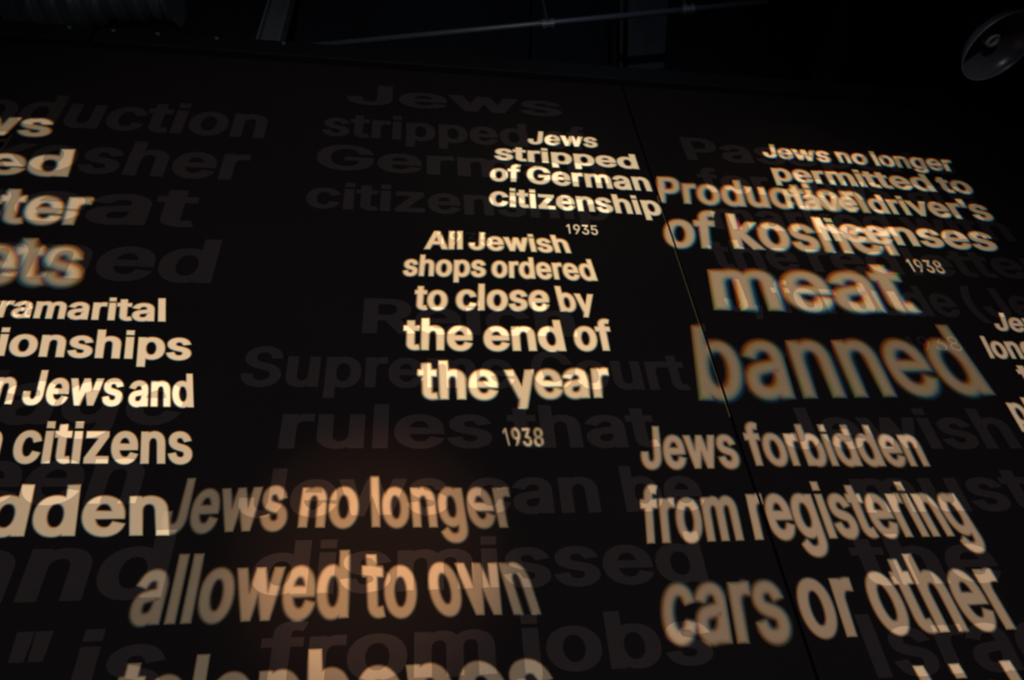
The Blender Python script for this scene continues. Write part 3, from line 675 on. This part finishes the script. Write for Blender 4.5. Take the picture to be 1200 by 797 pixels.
# long pipe with couplings
A, B = Vector((-1.272, 0.629, 7.300)), Vector((2.858, -0.127, 7.300))
p = empty('pipe', A)
tag(p, 'thin blue grey pipe running across the dark ceiling with a clamp', 'pipe')
R_ = B - A
v, f = tube_geo((0, 0, 0), R_, 0.024, 16)
link('tube', v, f, M_PIPE, p, True)
for P0 in (Vector((1.080, 0.206, 7.300)), Vector((2.209, -0.009, 7.300))):
    d = R_.normalized()
    c = P0 - A
    g = join_geo(tube_geo(c - d * 0.05, c - d * 0.02, 0.042, 16), tube_geo(c + d * 0.02, c + d * 0.05, 0.042, 16),
                 tube_geo(c - d * 0.03, c + d * 0.03, 0.034, 16))
    cl = link('clamp', g[0], g[1], M_PIPE, p)
    v, f = tube_geo(c, c + Vector((0, 0, CEIL - 7.3)), 0.012, 8)
    link('hanger_rod', v, f, M_STEEL, cl)

def beam(name, label, cat, pa, pb, width, height, mat, flange=True, group=None):
    """steel beam between two points, I section"""
    pa, pb = Vector(pa), Vector(pb)
    r = empty(name, pa)
    tag(r, label, cat, group)
    d = (pb - pa)
    u = d.normalized()
    s = u.cross(Vector((0, 0, 1))).normalized() * width / 2
    z = Vector((0, 0, height))
    def slab(sx, z0, z1):
        V = [k + s * a * sx + Vector((0, 0, zz)) for k in (Vector(), d) for zz in (z0, z1) for a in (-1, 1)]
        return V, [(0, 1, 3, 2), (4, 6, 7, 5), (0, 4, 5, 1), (2, 3, 7, 6), (0, 2, 6, 4), (1, 5, 7, 3)]
    if flange:
        g = slab(0.12, 0.015, height - 0.015); link('web', g[0], g[1], mat, r)
        g = slab(1, 0, 0.015); link('flange', g[0], g[1], mat, r)
        g = slab(1, height - 0.015, height); link('flange', g[0], g[1], mat, r)
    else:
        g = slab(1, 0, height); bevel(link('body', g[0], g[1], mat, r), 0.01)
    return r

beam('steel_beam', 'broad dark steel beam crossing the ceiling near the lamp', 'beam',
     (4.077, 0.961, 7.800), (3.835, -0.291, 7.800), 0.16, 0.22, M_STEEL)
b_ = beam('ceiling_panel', 'flat grey ceiling panel just right of the pipe clamp', 'panel',
     (2.219, 0.876, 7.900), (2.007, -0.015, 7.900), 0.36, 0.05, M_DUCT, False)
beam('steel_channel', 'narrow dark channel beside the flat ceiling panel', 'beam',
     (1.961, 0.868, 7.850), (1.754, -0.014, 7.850), 0.035, 0.06, M_STEEL, False)
for k, (u0, u1) in enumerate((((4.694, 0.706, 7.500), (4.531, -0.237, 7.500)), ((4.797, 0.699, 7.500), (4.647, -0.247, 7.500)))):
    r = empty('conduit', u0)
    tag(r, ('thin straight conduit running to the ceiling, left of a pair by the lamp', 'thin straight conduit, the one of the pair nearer the lamp')[k], 'pipe', 'pair of conduits')
    d = Vector(u1) - Vector(u0)
    v, f = tube_geo((0, 0, 0), d, 0.014, 12)
    link('tube', v, f, M_STEEL, r, True)
    for t in (0.25, 0.75):
        v, f = tube_geo(d * t - d.normalized() * 0.012, d * t + d.normalized() * 0.012, 0.021, 12)
        link('bracket', v, f, M_STEEL, r)

# post and duct on the left
c = Vector((-1.038, 0.248, 7.000))
po = empty('steel_post', (c.x, c.y, 0))
tag(po, 'dark blue edged steel post rising behind the wall at upper left', 'post')
zb, zt = 6.0, CEIL
g = box_geo(-0.075, 0.075, -0.006, 0.006, zb, zt); link('web', g[0], g[1], M_STEEL, po)
for s in (-1, 1):
    g = box_geo(s * 0.075 - 0.008, s * 0.075 + 0.008, -0.06, 0.06, zb, zt); bevel(link('flange', g[0], g[1], M_PIPE, po), 0.003)
g = box_geo(-0.12, 0.12, -0.09, 0.09, 5.8, zb); link('base_plate', g[0], g[1], M_STEEL, po)

# wrinkled duct
A, B = Vector((-3.032, 0.462, 7.400)), Vector((-1.869, 0.271, 7.400))
du = empty('flexible_duct', A)
tag(du, 'dull wrinkled ventilation duct in the ceiling at upper left corner', 'duct')
d = (B - A); u = d.normalized(); s = u.orthogonal().normalized(); w_ = u.cross(s)
n, mseg = 24, 60
V = []
for j in range(mseg + 1):
    t = j / mseg
    r = 0.20 + 0.004 * math.sin(j * 2.1) + 0.006 * math.sin(j * 0.83) + 0.02 * math.sin(t * 7)
    c = d * t
    V += [c + (s * math.cos(2 * math.pi * i / n) + w_ * math.sin(2 * math.pi * i / n)) * r * (1 + 0.04 * math.sin(0.785 * i + 0.4 * j)) for i in range(n)]
F = [(j * n + i, j * n + (i + 1) % n, (j + 1) * n + (i + 1) % n, (j + 1) * n + i) for j in range(mseg) for i in range(n)]
link('hose', V, F, M_DUCT, du, True)
for t in (0.0, 1.0):
    v, f = tube_geo(d * t - u * 0.02, d * t + u * 0.02, 0.225, 32)
    link('collar', v, f, M_STEEL, du)

# ------------------------------------------------------------------ hanging dish lamp, upper right
LC = Vector((3.932, -0.525, 5.968))        # centre of the rim
AX = Vector((0.1322, 0.0328, -0.9907)).normalized()
lamp = empty('dish_lamp', LC)
tag(lamp, 'unlit grey dish lamp hanging in the dark ceiling at upper right corner', 'lamp')
R0 = 0.2488
prof = []
for i in range(15):
    t = i / 14
    prof.append((R0 * math.sin(t * math.pi / 2) ** 0.9 if t else 0.001, -R0 * 0.62 * math.cos(t * math.pi / 2)))
g = lathe_geo(prof, (0, 0, 0), AX)
bowl = link('reflector', g[0], g[1], M_LAMP, lamp, True)
so = bowl.modifiers.new('thickness', 'SOLIDIFY'); so.thickness = 0.004
rimp = [(R0 + 0.005 * math.cos(a), 0.005 * math.sin(a)) for a in [k * math.pi / 4 for k in range(9)]]
g = lathe_geo(rimp, (0, 0, 0), AX); link('rim', g[0], g[1], M_LAMP_RIM, lamp, True)
g = lathe_geo([(0.001, -R0 * .62), (0.045, -R0 * .62), (0.05, -R0 * .35), (0.045, -R0 * .28), (0.03, -R0 * .27), (0.028, -R0 * .36), (0.001, -R0 * .36)], (0, 0, 0), AX, 24)
sk = link('socket', g[0], g[1], M_SOCKET, lamp, True)
for k in range(6):
    a = k * math.pi / 3
    u = AX.orthogonal().normalized(); w_ = AX.cross(u)
    c = (u * math.cos(a) + w_ * math.sin(a)) * 0.049
    g = tube_geo(c - AX * R0 * .55, c - AX * R0 * .33, 0.004, 6); link('socket_fin', g[0], g[1], M_SOCKET, sk)
g = tube_geo(-AX * R0 * .6, -AX * (R0 * .6 + 0.10), 0.04, 20, 0.03)
hs = link('lamp_housing', g[0], g[1], M_STEEL, lamp)
e0 = -AX * (R0 * .6 + 0.08)
g = tube_geo(e0, (e0.x, e0.y, CEIL - LC.z), 0.008, 8)
link('hanging_cable', g[0], g[1], M_STEEL, lamp)
